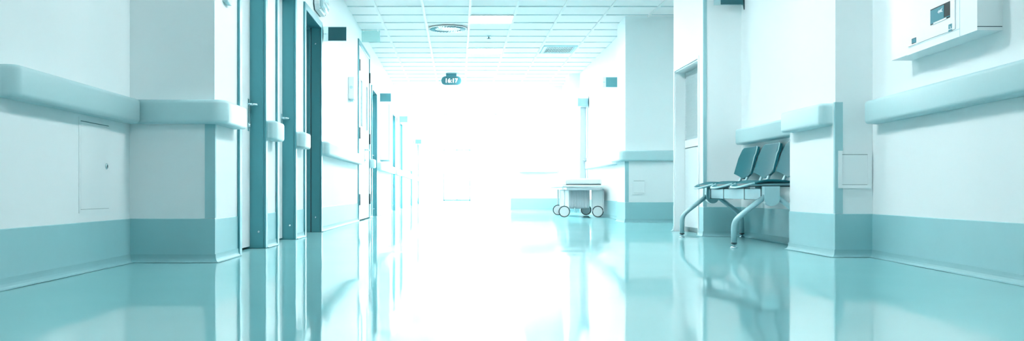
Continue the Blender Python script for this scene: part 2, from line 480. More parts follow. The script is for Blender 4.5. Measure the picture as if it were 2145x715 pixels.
# ------------------------------------------------------------------ right walls
def xr(y): return 2.594 - 0.0709*(6.2-y)
XA, XW, XB, XC, XF, XD = 2.36, 2.60, 2.254, 2.243, 2.415, 2.20
H = CEIL+0.012
WR = lambda: struct(mb.build('wall_right', M['wall']))
mb = MB()
mb.prism([(xr(-3), -3), (3.6, -3), (3.6, 6.2), (xr(6.2), 6.2)], 0, H); WR()
mb = MB(); mb.box(XA, 3.6, 6.2, 7.05, 0, H); WR()
mb = MB(); mb.box(XW, 3.6, 7.05, 9.1, 0, H); WR()
mb = MB(); mb.box(XB, 3.6, 9.1, 9.28, 0, H); mb.box(XB, 3.6, 9.28, 10.30, 1.66, H); mb.box(XB+0.15, 3.6, 9.28, 10.30, 0, 1.66); mb.box(XB, 3.6, 10.30, 10.37, 0, H); WR()
mb = MB(); mb.box(3.2, 3.6, 10.37, 13.3, 0, H); WR()
mb = MB(); mb.box(XC, 3.6, 13.3, 13.98, 0, H); WR()
mb = MB(); mb.box(XF, 3.6, 13.98, 18.5-J, 0, H); mb.box(XF, 3.6, 18.5-J, 19.5+J, 2.08+J, H); mb.box(XF+0.3, 3.6, 18.5-J, 19.5+J, 0, 2.08+J); mb.box(XF, 3.6, 19.5+J, 19.7, 0, H); WR()
mb = MB(); mb.box(XD, 3.6, 19.7, 20.4, 0, H); mb.box(2.3, 3.6, 20.4, 22.0, 0, H); WR()
mb = MB(); mb.box(1.17, 3.6, 22.0, 45, 0, H); WR()


segs = [[(xr(-3), -3), (xr(6.2), 6.2), (XA, 6.2), (XA, 7.05), (XW, 7.05), (XW, 9.1), (XB, 9.1), (XB, 9.26)],
        [(XB, 10.32), (XB, 10.37), (3.2, 10.37), (3.2, 13.3), (XC, 13.3), (XC, 13.98), (XF, 13.98), (XF, 18.5-TR)],
        [(XF, 19.5+TR), (XF, 19.7), (XD, 19.7), (XD, 20.4), (2.3, 20.4), (2.3, 22.0), (1.17, 22.0), (1.17, 45)]]
md, mc = dado_and_cove('right', segs, -1, 0.27)
struct(md.build('trim_4', M['dado'])); struct(mc.build('baseboard_right', M['cove']))
guard(XA, 6.2, -1, 0.272, 0.97, 0.045, 'trim_5')
guard(XB+0.0, 9.1, -1, 0.272, CEIL, 0.028, 'trim_6')
guard(XC, 13.3, -1, 0.272, 0.82, 0.045, 'trim_7')
make_door(10, XF, -1, dict(y0=18.5, y1=19.5, top=2.08, kind='plain'))

# rails right
GR = 'bumper rails along the right wall'
def off(y): return (xr(y)-P, y)
rail('long pale bumper rail on the near right wall under the wall panel', [off(-2.8), off(6.11), (xr(6.11), 6.11)], [(xr(-2.8), -2.8), (xr(6.11), 6.11)], 0.825, 0.968, -1, [0.02], GR)
rail('bumper rail block on the right pillar beside the waiting seats', [(XA, 6.24), (XA-P, 6.24), (XA-P, 7.0), (XA, 7.0)], [(XA, 6.24), (XA, 7.0)], 0.825, 0.968, -1, [0.03, 0.02], GR)
rail('bumper rail behind the backrests of the waiting seats', [(XW-P, 7.06), (XW-P, 9.0), (XW, 9.0)], [(XW, 7.06), (XW, 9.0)], 0.835, 0.978, -1, [0.02], GR)
rail('bumper rail turning round the far right pillar above the small hatch', [(3.15, 13.3-P), (XC-P, 13.3-P), (XC-P, 14.0), (XF-P, 14.05), (XF-P, 18.2), (XF, 18.2)], [(3.15, 13.3), (XC, 13.3), (XC, 13.98), (XF, 13.98), (XF, 18.2)], 0.825, 0.965, -1, [0.08, 0.0, 0.0, 0.02], GR)
rail('faint bumper rail on the end-facing wall behind the trolley bed', [(1.35, 22.0), (1.35, 22.0-P), (2.2, 22.0-P), (2.2, 22.0)], [(1.35, 22.0), (2.2, 22.0)], 0.84, 0.985, 1, [0.02, 0.02], GR)

# ------------------------------------------------------------------ back and far ends
mb = MB(); mb.box(-2.3, 3.6, -3.2, -3.0, 0, H); struct(mb.build('wall_back', M['wall']))
mb = MB()
mb.box(-1.85, -0.68, 45, 45.2, 0, H); mb.box(0.56, 1.6, 45, 45.2, 0, H); mb.box(-0.68, 0.56, 45, 45.2, 2.35, H)
struct(mb.build('wall_far', M['wall']))
w = thing('window_1', (-0.06, 45.1, 0)); w['kind'] = 'structure'
mb = MB()
for a, b in ((-0.68, -0.63), (-0.085, -0.035), (0.51, 0.56)): mb.box(a, b, 45.05, 45.12, 0, 2.35)
mb.box(-0.68, 0.56, 45.05, 45.12, 2.30, 2.35); mb.box(-0.68, 0.56, 45.05, 45.12, 0.0, 0.08)
mb.build('frame', M['frame'], w)
mb = MB(); mb.box(-0.63, -0.085, 45.08, 45.086, 0.08, 2.30); mb.box(-0.035, 0.51, 45.08, 45.086, 0.08, 2.30); mb.build('pane', M['glass'], w)

# ------------------------------------------------------------------ ceiling lamps (panels in the grid, some added for brightness)
n_l = 0
def panel(x, y, m, label, sx=0.56, sy=0.56):
    t = thing('ceiling_light', (x, y, CEIL), label, 'ceiling light', 'recessed ceiling light panels')
    f = MB(); z0, z1 = CEIL-0.006, CEIL+0.01; w = 0.02
    for a, b, c, d in ((x-sx/2-w, x+sx/2+w, y-sy/2-w, y-sy/2), (x-sx/2-w, x+sx/2+w, y+sy/2, y+sy/2+w), (x-sx/2-w, x-sx/2, y-sy/2, y+sy/2), (x+sx/2, x+sx/2+w, y-sy/2, y+sy/2)):
        f.box(a, b, c, d, z0, z1)
    f.build('trim_frame', M['tbar'], t)
    f = MB(); f.box(x-sx/2, x+sx/2, y-sy/2, y+sy/2, CEIL-0.002, CEIL+0.008); f.build('diffuser', m, t)
for i, y in enumerate((1.5, 5.7, 8.1, 10.5)):
    panel(0.45, y, LIGHT_NEAR, 'square recessed ceiling light over the near corridor')
panel(0.45, 13.48, LIGHT_MID, 'bright square ceiling light panel right of the round air diffuser')
panel(0.45, 16.5, LIGHT_MID, 'glowing ceiling light panel second beyond the round air diffuser')
panel(1.05, 20.1, LIGHT_MID, 'added ceiling light panel brightening the end-facing wall, right of the hanging clock')  # added lamp that whitens the wall behind the bed
for y in (19.5,): panel(0.45, y, LIGHT_MID, 'glowing ceiling light panel beyond the brightest square one')
for y in (21.9, 23.7, 26.1, 29.1, 32.1, 35.1, 38.1, 41.1, 44.0): panel(-0.15, y, LIGHT_FAR_ADDED, 'added ceiling light panel whitening the deep corridor')  # added row, overbright to burn out the far end and streak the floor

# ------------------------------------------------------------------ access panels / hatches
def access_panel(name, label, X, s, y0, y1, z0, z1, locky=None, lockz=None, fw=0.018):
    t = thing(name, (X, (y0+y1)/2, z0), label, 'access panel')
    f = MB(); x1 = X + s*0.004
    for a, b, c, d in ((y0, y1, z0, z0+fw), (y0, y1, z1-fw, z1), (y0, y0+fw, z0+fw, z1-fw), (y1-fw, y1, z0+fw, z1-fw)): f.box(X, x1, a, b, c, d)
    f.build('frame', M['white'], t)
    g = 0.004
    f = MB(); f.box(X, X+s*0.0006, y0+fw, y1-fw, z0+fw, z1-fw); f.build('joint', M['gap'], t)
    f = MB(); f.box(X+s*0.0006, X+s*0.005, y0+fw+0.0006, y1-fw-0.0006, z0+fw+0.0015, z1-fw-g); f.build('door', M['white'], t)
    if locky:
        f = MB(); f.lathe([(0.016, 0), (0.016, s*0.003), (0.012, s*0.006), (0.005, s*0.006)], (X+s*0.005, locky, lockz), 'X', 20); lk = f.build('lock', M['steel'], t)
        f = MB(); f.box(X+s*0.011, X+s*0.0125, locky-0.002, locky+0.002, lockz-0.007, lockz+0.007); f.build('keyhole', M['dark'], lk)
    return t
access_panel('access_panel', 'tall white flush access panel with small round lock, under the left bumper rail', -1.9, 1, 4.955, 5.40, 0.300, 0.785, 5.335, 0.545)
def hatch_front(label, Y, x0, x1, z0, z1, fw=0.022):
    t = thing('wall_hatch', ((x0+x1)/2, Y, z0), label, 'access panel')
    f = MB(); q = Y-0.012
    for a, b, c, d in ((x0, x1, z0, z0+fw), (x0, x1, z1-fw, z1), (x0, x0+fw, z0+fw, z1-fw), (x1-fw, x1, z0+fw, z1-fw)): f.box(a, b, Y, q, c, d)
    f.build('frame', M['white'], t)
    f = MB(); f.box(x0+fw, x1-fw, Y, Y-0.002, z0+fw, z1-fw); f.build('joint', M['gap'], t)
    f = MB(); f.box(x0+fw+0.001, x1-fw-0.001, Y-0.002, Y-0.010, z0+fw+0.002, z1-fw-0.003); f.build('door', M['white'], t)
hatch_front('small square white hatch low on the shaded pillar face by the right wall', 6.196, 2.375, 2.580, 0.430, 0.665)
hatch_front('small pale square hatch on the far right pillar, near the trolley bed', 13.296, 2.33, 2.52, 0.372, 0.580)

# ------------------------------------------------------------------ glazed hatch door with blind in the right pillar
t = thing('door_11', (XB+0.09, 9.79, 0)); t['kind'] = 'structure'
f = MB(); a0, a1, xt = 9.28, 10.30, 1.66
for p, q in ((a0-0.02, a0), (a1, a1+0.02)): f.box(XB-0.012, XB+0.002, p, q, 0, xt+0.03, bev=0.002)
f.box(XB-0.012, XB+0.002, a0, a1, xt, xt+0.03, bev=0.002)
f.box(XB+0.003, XB+0.149, a1-0.012, a1-0.0005, 0, xt-0.0005); f.box(XB+0.003, XB+0.149, a0+0.0005, a0+0.012, 0, xt-0.0005); f.box(XB+0.003, XB+0.149, a0+0.012, a1-0.012, xt-0.012, xt-0.0005)
f.build('frame', M['white'], t)
f = MB(); f.box(XB+0.10, XB+0.13, a0+0.013, a1-0.016, 0.05, 0.855); f.build('lower_panel', M['panel'], t)
f = MB(); f.box(XB+0.10, XB+0.13, a0+0.013, a1-0.016, 0.865, 0.94); f.build('bottom_rail', M['slat'], t)
f = MB(); f.box(XB+0.118, XB+0.13, a0+0.013, a1-0.016, 0.94, xt-0.013); f.build('blind_backing', M['slat_gap'], t)
f = MB(); z = 0.95
while z < xt-0.03:
    f.extr([(XB+0.098, a0+0.02, z+0.009), (XB+0.116, a0+0.02, z), (XB+0.116, a0+0.02, z+0.0012), (XB+0.098, a0+0.02, z+0.0102)], (0, a1-a0-0.045, 0)); z += 0.0135
f.build('blind_slats', M['slat'], t)

# ------------------------------------------------------------------ flag signs
def textmesh(name, body, size, m, parent, loc, rot, extrude=0.0004):
    c = bpy.data.curves.new(name, 'FONT'); c.body = body; c.size = size; c.extrude = extrude; c.align_x = 'CENTER'; c.align_y = 'CENTER'
    tmp = bpy.data.objects.new(name, c); COL.objects.link(tmp)
    dg = bpy.context.evaluated_depsgraph_get(); me = bpy.data.meshes.new_from_object(tmp.evaluated_get(dg))
    bpy.data.objects.remove(tmp)
    o = bpy.data.objects.new(name, me); COL.objects.link(o); me.materials.clear(); me.materials.append(m)
    if parent is not None:
        o.parent = parent; loc = Vector(loc) - parent_world(parent)
    o.location = loc; o.rotation_euler = rot; return o

def flag_sign(X, s, Y, zb, label, h=0.14, clear_near_wall=True, dark=0.188, ctot=0.25, txt=None, m=None):
    """sign sheet square to the wall; s=+1 left wall (sign sticks to +X)"""
    t = thing('flag_sign', (X, Y, zb), label, 'sign', 'flag signs on the corridor walls')
    f = MB(); xa, xb = X+s*0.004, X+s*(0.004+ctot)
    f.box(xa, xb, Y-0.003, Y+0.003, zb-0.006, zb+h+0.006); f.build('acrylic_sheet', M['acrylic'], t)
    f = MB()
    if clear_near_wall: d0, d1 = xb-s*dark, xb-s*0.001
    else: d0, d1 = X+s*0.012, X+s*(0.012+dark)
    f.box(d0, d1, Y-0.0045, Y-0.0032, zb, zb+h); f.build('colour_panel', m or M['sign'], t)
    # bowed wall bracket
    f = MB(); pts = []
    n = 8
    for k in range(n+1):
        q = k/n; pts.append((X+s*(0.004+0.012*math.sin(PI*q)), Y-0.008, zb-0.045+q*(h+0.09)))
    pts += [(X, Y-0.008, zb-0.045+(1-k/n)*(h+0.09)) for k in range(n+1)]
    f.extr(pts[:n+1] + [(X, Y-0.008, zb+h+0.045), (X, Y-0.008, zb-0.045)], (0, 0.02, 0)); f.build('bracket', M['dark'], t)
    if txt:
        tx = (d0 + xa)/2 if clear_near_wall else (d1 + xb)/2
        textmesh('lettering', txt, 0.018, M['textprint'], t, (tx, Y-0.004, zb+h*0.5), (PI/2, 0, 0))
    return t
flag_sign(XL, 1, 10.24, 1.973, 'dark teal flag sign beside the dark open doorway, nearest on the left wall', txt='CABS. 1')
flag_sign(XL, 1, 17.02, 1.965, 'flag sign with glare veil painted in, over the bumper rail, second on the left wall', m=M['sign_veiled'])
flag_sign(XL, 1, 22.6, 2.0, 'flag sign with glare veil painted in, deep in the corridor, third on the left wall', m=M['sign_veiled'])
flag_sign(XL, 1, 31.0, 1.92, 'faintest flag sign at the bright far end of the left wall', m=M['sign_veiled'])
flag_sign(XW, -1, 9.0, 2.112, 'dark flag sign cut off by the top edge above the waiting seats', clear_near_wall=False, dark=0.205, ctot=0.275)
flag_sign(XF, -1, 14.25, 1.92, 'teal flag sign jutting out behind the far right pillar', clear_near_wall=False, dark=0.28, ctot=0.33, txt='CABS. 5', m=M['sign_veiled'])
flag_sign(XF, -1, 18.3, 2.0, 'flag sign with glare veil painted in, above the grey door recess behind the trolley bed', clear_near_wall=False, dark=0.19, ctot=0.2, m=M['sign_veiled_pale'])
def ghost_image(x0, x1, Y, z0, label):  # made-up sheet standing for a doubled ghost image of a flag sign
    t = thing('ghost_sign', ((x0+x1)/2, Y, z0), label, 'sign')
    f = MB(); f.box(x0, x1, Y-0.004, Y+0.004, z0, CEIL-0.02, bev=0.001, seg=1); f.build('ghost_sheet', M['ghost_tint'], t)
    for x in (x0+0.03, x1-0.03):
        f = MB(); f.box(x-0.008, x+0.008, Y-0.006, Y+0.006, CEIL-0.03, CEIL); f.build('ghost_hanger', M['tbar'], t)
ghost_image(-1.395, -1.13, 14.3, 2.575, 'made-up pale mint sheet for a doubled sign image, over the tall double door')
ghost_image(-1.11, -0.80, 23.6, 2.54, 'made-up faint mint sheet for a doubled sign image deep in the corridor')

# ------------------------------------------------------------------ emergency lamp over the open doorway
t = thing('emergency_light', (XL, 9.86, 2.19), 'clear domed emergency light on the left wall above the dark open doorway', 'emergency light')
y0, y1, zb, ztp = 9.62, 10.12, 2.19, 2.42
f = MB()
oc = [(y0+0.05, zb), (y1-0.05, zb), (y1, zb+0.05), (y1, ztp-0.05), (y1-0.05, ztp), (y0+0.05, ztp), (y0, ztp-0.05), (y0, zb+0.05)]
f.extr([(XL, a, b) for a, b in oc], (0.012, 0, 0)); f.build('back_gasket', M['dark'], t)
f = MB(); f.extr([(XL+0.012, a, b) for a, b in oc], (0.045, 0, 0)); f.build('housing', M['white'], t)
f = MB(); f.box(XL+0.057, XL+0.095, y0+0.05, y1-0.05, zb+0.03, ztp-0.03, bev=0.016, seg=3); f.build('lens', M['diff'], t)
f = MB(); f.tube([(XL+0.098, y0+0.08, zb+0.08), (XL+0.098, y1-0.08, zb+0.08)], 0.012, 12); f.build('tube_lamp', M['print'], t)
for q in (y0+0.06, y1-0.06):
    f = MB(); f.lathe([(0.006, 0), (0.006, 0.004)], (XL+0.057, q, zb+0.015), 'X', 10); f.build('screw', M['dark'], t)

# plate at the top left on the column
f = MB(); f.box(XL, XL+0.03, 5.93, 6.06, 1.545, 1.70, bev=0.008); t = tag(f.build('wall_plate', M['rail']), 'small pale blue wall plate cut by the top edge, high on the left column', 'wall plate')

# dispenser on the left wall
t = thing('wall_dispenser', (XL, 12.82, 1.60), 'slim white dispenser box on the left wall beside the tall double door', 'dispenser')
f = MB(); f.box(XL, XL+0.078, 12.67, 12.97, 1.60, 1.885, bev=0.008); f.build('housing', M['white'], t)
f = MB(); f.lathe([(0.02, 0), (0.02, -0.003)], (XL+0.04, 12.67, 1.75), 'Y', 16); f.build('button', M['rail'], t)
f = MB(); f.box(XL+0.02, XL+0.06, 12.74, 12.84, 1.575, 1.60, bev=0.004); f.build('nozzle', M['rail'], t)

# wall cabinets past the fifth and later doors
def wall_cabinet(y0, y1, dep, z0, z1, label):
    t = thing('wall_cabinet', (XL, (y0+y1)/2, z0), label, 'cabinet', 'white wall cabinets on the left wall')
    f = MB(); f.box(XL, XL+dep, y0, y1, z0, z1); f.build('body', M['white'], t)
    f = MB(); f.box(XL+dep, XL+dep+0.012, y0+0.004, y1-0.004, z0+0.006, z1-0.006, bev=0.003); d = f.build('door', M['door'], t)
    f = MB(); f.box(XL+dep-0.001, XL+dep+0.001, y0-0.002, y0+0.004, z0, z1); f.build('edge_strip', M['gap'], t)
    f = MB(); f.box(XL, XL+dep, y0-0.002, y1, z0-0.01, z0); f.build('bottom_strip', M['guard'], t)
wall_cabinet(17.84, 18.6, 0.162, 0.99, 2.0, 'tall white wall cabinet below the second flag sign on the left')
wall_cabinet(26.0, 27.0, 0.16, 0.99, 2.0, 'faint white wall cabinet deep in the corridor on the left')

# ------------------------------------------------------------------ panel box on near right wall
BX = 0.116
def fx(y): return xr(y) - BX
def onf(y, o=0.0): return (fx(y)-o, y)
t = thing('alarm_panel', (xr(5.0), 5.0, 1.143), 'white wall box with teal display window and small arrow, high on the near right wall', 'wall panel')
f = MB(); f.prism([(fx(4.5), 4.5), (xr(4.5), 4.5), (xr(5.335), 5.335), (fx(5.335), 5.335)], 1.143, 1.85); f.build('housing', M['white'], t)
f = MB(); f.prism([(fx(5.338)+0.002, 5.338), (xr(5.338), 5.338), (xr(5.57), 5.57), (fx(5.57)+0.002, 5.57)], 1.146, 1.85); f.build('side_module', M['white'], t)
f = MB(); f.prism([(fx(4.68)-0.0008, 4.68), (fx(4.68)+0.01, 4.68), (fx(5.31)+0.01, 5.31), (fx(5.31)-0.0008, 5.31)], 1.178, 1.181); f.prism([(fx(4.683)-0.0008, 4.683), (fx(4.683)+0.01, 4.683), (fx(4.680)+0.01, 4.680), (fx(4.680)-0.0008, 4.680)], 1.143, 1.85); f.build('seam', M['rail'], t)
f = MB(); f.prism([(fx(4.73)-0.004, 4.73), (fx(4.73)+0.01, 4.73), (fx(5.315)+0.01, 5.315), (fx(5.315)-0.004, 5.315)], 1.186, 1.84); fo = f.build('door', M['white'], t)
f = MB(); f.prism([(fx(4.52), 4.499), (xr(4.52)-0.004, 4.499), (xr(4.5)-0.004, 4.5), (fx(4.5), 4.5)], 1.158, 1.161); f.build('lower_edge_strip', M['dark'], t)
def face_poly(mb, pts, o0, o1):
    """pts (y,z) on box front, extruded from offset o0 to o1 towards the room"""
    a = [mb.bm.verts.new((fx(y)-o0, y, z)) for y, z in pts]; b = [mb.bm.verts.new((fx(y)-o1, y, z)) for y, z in pts]
    n = len(pts); mb.bm.faces.new(list(reversed(a))); mb.bm.faces.new(b)
    for i in range(n): mb.bm.faces.new((a[i], a[(i+1)%n], b[(i+1)%n], b[i]))
def yu(u, o=BX+0.004): return (2.154-o)/((u-960)/2075-0.0709)
def zv(v, y): return 0.406 + (403-v)*y/2075
ya, yb = yu(1949), yu(1990)           # far, near
zt, zbm = zv(4, yb), zv(52, ya)
zt = (zv(4, yb)+zv(18.5, ya))/2; zbm = (zv(52, ya)+zv(38, yb))/2
f = MB(); face_poly(f, [(yb, zbm), (yb, zt), (ya, zt), (ya, zbm)], 0.004, 0.005); dsp = f.build('display_surround', M['black'], t)
b = 0.006
f = MB(); hgt = zt-zbm; yn = yb+(ya-yb)*0.29
face_poly(f, [(yb+b*0.3, zbm+b), (yb+b*0.3, zbm+hgt*0.13), (yn, zbm+hgt*0.13), (yn, zt-b), (ya-b, zt-b), (ya-b, zbm+b), (yb+(ya-yb)*0.86, zbm+b*0.6), (yb+(ya-yb)*0.83, zbm+hgt*0.10), (yb+(ya-yb)*0.16, zbm+hgt*0.10), (yb+(ya-yb)*0.13, zbm+b)], 0.005, 0.006); f.build('display_window', M['display'], t)
f = MB(); face_poly(f, [(yb+(ya-yb)*0.16, zbm-0.001), (yb+(ya-yb)*0.16, zbm+hgt*0.085), (yb+(ya-yb)*0.82, zbm+hgt*0.085), (yb+(ya-yb)*0.82, zbm-0.001)], 0.005, 0.0072); f.build('display_lip', M['white'], t)
# arrow with swept tails pointing to the far end
cy, cz = yb+(ya-yb)*0.46, zbm+hgt*0.62
A = [(0.036, 0.0), (0.012, 0.016), (0.016, 0.006), (-0.030, 0.020), (-0.014, 0.006), (-0.030, 0.002), (-0.030, -0.002), (0.0, -0.003), (0.012, -0.014)]
A = [(0.034, 0), (0.014, 0.016), (0.014, 0.007), (-0.026, 0.021), (-0.012, 0.004), (-0.028, -0.010), (0.014, -0.007), (0.014, -0.016)]
f = MB(); face_poly(f, [(cy+p*1.0, cz+q*0.62) for p, q in A], 0.006, 0.007); f.build('arrow_mark', M['print'], t)
# keyhole switch and info sticker
ys0, ys1 = yu(1919), yu(1910)
f = MB(); z0_, z1_ = zv(91, (ys0+ys1)/2), zv(80, (ys0+ys1)/2)
face_poly(f, [(ys0, z0_), (ys0, z1_), (ys1, z1_), (ys1, z0_)], 0.004, 0.0055); ks = f.build('key_switch', M['black'], t)
f = MB(); face_poly(f, [(ys0, z0_+0.001), (ys0, z1_-0.003), (ys1-0.006, z1_-0.003), (ys1-0.006, z0_+0.004)], 0.0055, 0.0062); f.build('switch_cover', M['display'], t)
yl0, yl1 = yu(1993.7), yu(1986.7)
zl0, zl1 = zv(66, (yl0+yl1)/2), zv(50.5, (yl0+yl1)/2)
f = MB(); face_poly(f, [(yl0, zl0), (yl0, zl1), (yl1, zl1), (yl1, zl0)], 0.004, 0.0046); f.build('sticker', M['display'], t)
f = MB(); zz = zl0+(zl1-zl0)*0.26; face_poly(f, [(yl0, zz), (yl0, zz+0.004), (yl1, zz+0.004), (yl1, zz)], 0.0046, 0.005)
yc_, zc_ = (yl0+yl1)/2, zl0+(zl1-zl0)*0.62
face_poly(f, [(yc_-0.006, zc_-0.008), (yc_-0.009, zc_+0.002), (yc_-0.004, zc_-0.002), (yc_+0.006, zc_+0.008), (yc_+0.003, zc_-0.003)], 0.0046, 0.005)
f.build('sticker_mark', M['print'], t)

# ------------------------------------------------------------------ ceiling fittings
t = thing('air_diffuser', (-0.15, 14.2, CEIL), 'round swirl air diffuser in the ceiling, left of the bright light panel', 'ceiling vent')
R = 0.272
f = MB(); f.lathe([(R, -0.004), (R, 0.006), (R-0.012, 0.010)], (-0.15, 14.2, CEIL-0.008), 'Z', 48); f.build('face_plate', M['tbar'], t)
f = MB()
for ringr0, ringr1, n in ((0.19, 0.255, 34), (0.10, 0.165, 22)):
    for k in range(n):
        a = 2*PI*k/n; tw = 0.16
        w = 0.010 if ringr0 > 0.15 else 0.008
        p0 = Vector((math.cos(a)*ringr0, math.sin(a)*ringr0)); p1 = Vector((math.cos(a+tw)*ringr1, math.sin(a+tw)*ringr1))
        d = (p1-p0).normalized(); nrm = Vector((-d.y, d.x))*w*0.6
        q = [p0+nrm, p1+nrm, p1-nrm, p0-nrm]
        f.extr([(-0.15+v.x, 14.2+v.y, CEIL-0.0135) for v in q], (0, 0, 0.0015))
f.build('swirl_slots', M['dark'], t)
f = MB()
for k in range(34):
    a = 2*PI*k/34 + 0.05; p0 = Vector((math.cos(a)*0.19, math.sin(a)*0.19)); p1 = Vector((math.cos(a+.16)*0.255, math.sin(a+.16)*0.255))
    d = (p1-p0).normalized(); nrm = Vector((-d.y, d.x))*0.002
    f.extr([(-0.15+v.x, 14.2+v.y, CEIL-0.026) for v in (p0+nrm, p1+nrm, p1-nrm, p0-nrm)], (0, 0, 0.013))
f.build('swirl_vanes', M['frame'], t)

t = thing('ceiling_grille', (1.65, 16.3, CEIL), 'rectangular slatted return air grille in the ceiling on the right', 'ceiling vent')
x0, x1, y0, y1 = 1.38, 1.925, 15.93, 16.72
f = MB(); w = 0.045; zb = CEIL-0.012
for a, b_, c, d in ((x0, x1, y0, y0+w), (x0, x1, y1-w, y1), (x0, x0+w, y0+w, y1-w), (x1-w, x1, y0+w, y1-w)): f.box(a, b_, c, d, zb, CEIL+0.012)
f.build('frame', M['rail'], t)
f = MB(); f.box(x0+w, x1-w, y0+w, y1-w, CEIL+0.004, CEIL+0.0115); f.build('duct_opening', M['dark'], t)
n = 17
for k in range(n):
    x = x0+w + (x1-x0-2*w)*(k+0.5)/n
    f = MB(); f.extr([(x-0.003, y0+w, zb), (x+0.003, y0+w, zb), (x+0.003, y0+w, CEIL+0.001), (x-0.003, y0+w, CEIL+0.001)], (0, y1-y0-2*w, 0)); f.build('slat', M['slat'], t)
t = thing('sprinkler_head', (0.46, 14.95, CEIL), 'tiny dark sprinkler head in the ceiling below the bright panel', 'sprinkler')
f = MB(); f.lathe([(0.028, 0), (0.028, -0.018), (0.02, -0.022)], (0.46, 14.95, CEIL+0.012), 'Z', 20); f.build('base_ring', M['steel'], t)
f = MB(); f.lathe([(0.008, -0.01), (0.008, -0.03), (0.03, -0.032), (0.03, -0.036)], (0.46, 14.95, CEIL), 'Z', 16); f.build('deflector', M['dark'], t)

# ------------------------------------------------------------------ hanging clock
CY = 19.6
cx = (945.3-960)/2075*CY
t = thing('hanging_clock', (cx, CY, CEIL), 'teal pill-shaped digital clock reading 16:17 hanging from the ceiling', 'clock')
z0, z1 = zv(178.5, CY), zv(160.3, CY); hw = 0.5*(966.3-924.3)/2075*CY; rr = (z1-z0)/2; zc = (z0+z1)/2
def pill(hw, rr, n=12):
    o = []
    for k in range(n+1): a = -PI/2+PI*k/n; o.append((hw-rr+rr*math.cos(a), rr*math.sin(a)))
    for k in range(n+1): a = PI/2+PI*k/n; o.append((-(hw-rr)+rr*math.cos(a), rr*math.sin(a)))
    return o
f = MB(); f.extr([(cx+a, CY-0.05, zc+b) for a, b in pill(hw, rr)], (0, 0.10, 0), smooth=True); f.build('body', M['clock'], t)
f = MB(); f.extr([(cx+a, CY-0.056, zc+b) for a, b in pill(hw-0.012, rr-0.012)], (0, 0.006, 0)); f.build('face', M['sign'], t)
f = MB(); f.box(cx-0.105, cx+0.105, CY-0.03, CY+0.03, z1-0.004, CEIL, bev=0.003); f.build('mount', M['clock'], t)
M['digit'] = emit('clock_digits', (0.95, 0.97, 1.0), 1.6)
textmesh('digits', '16:17', 0.115, M['digit'], t, (cx+0.0, CY-0.0575, zc-0.006), (PI/2, 0, 0), 0.001)
f = MB(); f.extr([(cx-hw-0.055, CY-0.01, zc), (cx-hw-0.02, CY-0.01, zc+0.018), (cx-hw-0.02, CY-0.01, zc-0.018)], (0, 0.006, 0)); f.box(cx-hw-0.03, cx-hw+0.01, CY-0.01, CY-0.004, zc-0.004, zc+0.004); f.build('pointer', M['rail'], t)

# ------------------------------------------------------------------ waiting seats
t = thing('waiting_bench', (2.12, 7.5, 0), 'row of three dark teal waiting seats on a shared beam against the right recess', 'bench')
Y1, Y2, HX = 8.28, 6.72, 2.12
f = MB(); f.box(HX-0.035, HX+0.035, Y2+0.03, Y1-0.03, 0.345, 0.425, bev=0.004); beam = f.build('beam', M['legs'], t)
for yy in (Y2+0.10, 7.22, 7.78, Y1-0.10):
    f = MB(); f.box(HX-0.0385, HX+0.0385, yy-0.004, yy+0.004, 0.342, 0.43); f.build('beam_joint', M['seat_rim'], beam)
def curve_pts(p0, p1, p2, n=6):
    return [tuple((1-q)**2*a + 2*q*(1-q)*b + q*q*c for a, b, c in zip(p0, p1, p2)) for q in [k/n for k in range(n+1)]]
for yy in (Y1, Y2):
    hub = MB()
    o = [(HX-0.052, 0.44), (HX+0.052, 0.44)] + [(HX+0.052*math.cos(a), 0.352+0.052*math.sin(a)) for a in [-PI*k/14 for k in range(15)]]
    hub.extr([(x, yy-0.032, z) for x, z in o], (0, 0.064, 0)); hub.build('leg_bracket', M['legs'], t)
    for sx in (-1, 1):
        fxp = HX + sx*0.25
        pts = [(HX+sx*0.03, yy, 0.375), (HX+sx*0.19, yy, 0.245)] + curve_pts((HX+sx*0.215, yy, 0.222), (fxp, yy, 0.19), (fxp, yy, 0.14)) + [(fxp, yy, 0.032)]
        f = MB(); f.tube(pts, 0.0185, 16); lg = f.build('leg', M['legs'], t)
        f = MB(); f.lathe([(0.0205, 0.030), (0.0205, 0.040)], (fxp, yy, 0), 'Z', 18); f.build('collar', M['dark'], lg)
        f = MB(); f.lathe([(0.023, 0.001), (0.024, 0.006), (0.018, 0.011), (0.009, 0.014), (0.009, 0.019), (0.016, 0.021), (0.016, 0.026), (0.008, 0.028), (0.008, 0.031)], (fxp, yy, 0), 'Z', 18); f.build('foot', M['steel'], lg)

def grid_shell(fn, nu, nv, th, m, slot=None):
    """closed thick sheet from fn(u,v)->(x,y,z), thickness th along local normal (approx)"""
    mb = MB(); bm = mb.bm
    P_ = [[Vector(fn(i/nu, j/nv)) for j in range(nv+1)] for i in range(nu+1)]
    def nr(i, j):
        a = P_[min(i+1, nu)][j]-P_[max(i-1, 0)][j]; b = P_[i][min(j+1, nv)]-P_[i][max(j-1, 0)]
        return a.cross(b).normalized()
    T = [[bm.verts.new(P_[i][j]) for j in range(nv+1)] for i in range(nu+1)]
    B = [[bm.verts.new(P_[i][j]-nr(i, j)*th) for j in range(nv+1)] for i in range(nu+1)]
    for i in range(nu):
        for j in range(nv):
            bm.faces.new((T[i][j], T[i+1][j], T[i+1][j+1], T[i][j+1])); bm.faces.new((B[i][j], B[i][j+1], B[i+1][j+1], B[i+1][j]))
    for i in range(nu):
        for j in (0, nv): bm.faces.new((T[i][j], B[i][j], B[i+1][j], T[i+1][j]))
    for j in range(nv):
        for i in (0, nu): bm.faces.new((T[i][j], T[i][j+1], B[i][j+1], B[i][j]))
    for f_ in bm.faces: f_.smooth = True
    return mb

